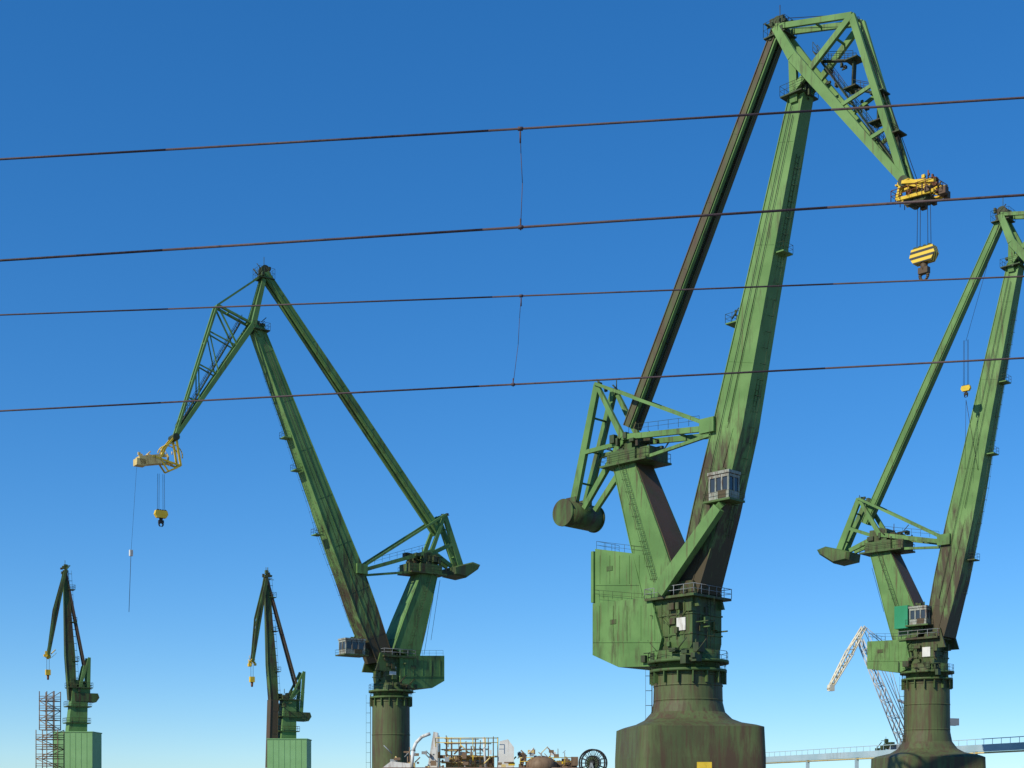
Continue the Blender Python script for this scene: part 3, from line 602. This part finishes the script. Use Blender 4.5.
# ---------------------------------------------------------------- overhead railway wires
def catenary(pts_m,pts_c,zm,zc,td,tc_):
    c=Thing('overhead_line',Vector((0,0,0)))
    def mk(pts,z):
        P=[]
        for x,y in pts:
            D=F*z/(YH-y); P.append(Vector(((x-CX)/F*D,D,CZ+z)))
        return P
    Wm=c.part('messenger_wire',WIRE); Wc=c.part('contact_wire',WIRE); Dr=c.part('droppers',WIRE)
    out=[]
    for part,pts,z,sag in((Wm,pts_m,zm,0.02),(Wc,pts_c,zc,0.0)):
        a,b=mk(pts,z); dr=(b-a)
        L=[]
        for i in range(41):
            t=-6+13*i/40; L.append(a+dr*t+UP*(sag*((t-0.5)**2)*1.0))
        for p,q_ in zip(L[:-1],L[1:]): part.tube(p,q_,0.0082 if part is Wm else 0.0092,k=8)
        out.append((a,b,sag))
    for t,t2 in((-1.6,-1.6),(td,tc_),(2.6,2.6)):
        p=out[0][0].lerp(out[0][1],t)+UP*(out[0][2]*(t-0.5)**2); q_=out[1][0].lerp(out[1][1],t2)
        mid=p.lerp(q_,0.55)+Vector((0.014,0,0)); m2=p.lerp(q_,0.25)+Vector((0.004,0,0))
        Dr.tube(p,m2,0.0028,k=6); Dr.tube(m2,mid,0.0028,k=6); Dr.tube(mid,q_,0.0028,k=6)
        for w,ll in((p,0.055),(q_,0.06)):
            Dr.tube(w+Vector((-0.018,0,0)),w+Vector((0.018,0,0)),0.015,k=8); Dr.tube(w-UP*0.02,w+UP*0.06 if w is q_ else w-UP*0.1,0.007,k=6)
    c.done()
catenary([(0,160),(1024,98.5)],[(0,260.5),(1024,195)],4.76,4.10,0.531,0.537)
catenary([(0,315.5),(1024,277)],[(0,411),(1024,358)],4.93,4.10,0.528,0.533)
# ---------------------------------------------------------------- ground
me=bpy.data.meshes.new('ground'); S_=9000
me.from_pydata([(-S_,-S_,0),(S_,-S_,0),(S_,S_,0),(-S_,S_,0)],[],[(0,1,2,3)]); g=bpy.data.objects.new('ground',me); scene.collection.objects.link(g)
me.materials.append(paint('gravelly_ground',(0.16,0.15,0.13),(0.22,0.20,0.17),rust=(0.08,0.09,0.05),amt=0.4,scale=0.3,zs=1,rough=0.95))
# ---------------------------------------------------------------- light
EL=math.radians(35); AZ=math.radians(228)
w=bpy.data.worlds.new('World'); scene.world=w; w.use_nodes=True; nt=w.node_tree
bg=nt.nodes['Background']; sky=nt.nodes.new('ShaderNodeTexSky'); sky.sky_type='NISHITA'; sky.sun_disc=False
sky.sun_elevation=EL; sky.sun_rotation=AZ; sky.air_density=1.0; sky.dust_density=0.0; sky.ozone_density=5.0; sky.altitude=1200
gm=nt.nodes.new('ShaderNodeGamma'); gm.inputs['Gamma'].default_value=0.76
hs=nt.nodes.new('ShaderNodeHueSaturation'); hs.inputs['Saturation'].default_value=1.40
mu=nt.nodes.new('ShaderNodeMix'); mu.data_type='RGBA'; mu.blend_type='MULTIPLY'; mu.inputs[0].default_value=1.0; mu.inputs[7].default_value=(0.98,1.22,1.42,1)
nt.links.new(sky.outputs[0],gm.inputs['Color']); nt.links.new(gm.outputs[0],hs.inputs['Color']); nt.links.new(hs.outputs[0],mu.inputs[6]); nt.links.new(mu.outputs[2],bg.inputs[0]); bg.inputs[1].default_value=0.15
sd=bpy.data.lights.new('sun','SUN'); sd.energy=4.6; sd.angle=math.radians(0.5); sd.color=(1,0.92,0.77)
so=bpy.data.objects.new('sun',sd); scene.collection.objects.link(so)
v=Vector((math.sin(AZ)*math.cos(EL),math.cos(AZ)*math.cos(EL),math.sin(EL))); so.rotation_euler=v.to_track_quat('Z','Y').to_euler(); so.location=v*100
# ---------------------------------------------------------------- camera
cd=bpy.data.cameras.new('camera'); cd.sensor_width=36; cd.lens=36*F/1024; cd.shift_y=(YH-384)/1024; cd.clip_start=0.1; cd.clip_end=20000
co=bpy.data.objects.new('camera',cd); scene.collection.objects.link(co); co.location=CAM; co.rotation_euler=(math.radians(90),0,0); scene.camera=co
scene.view_settings.view_transform='Standard'; scene.view_settings.look='None'; scene.view_settings.exposure=0
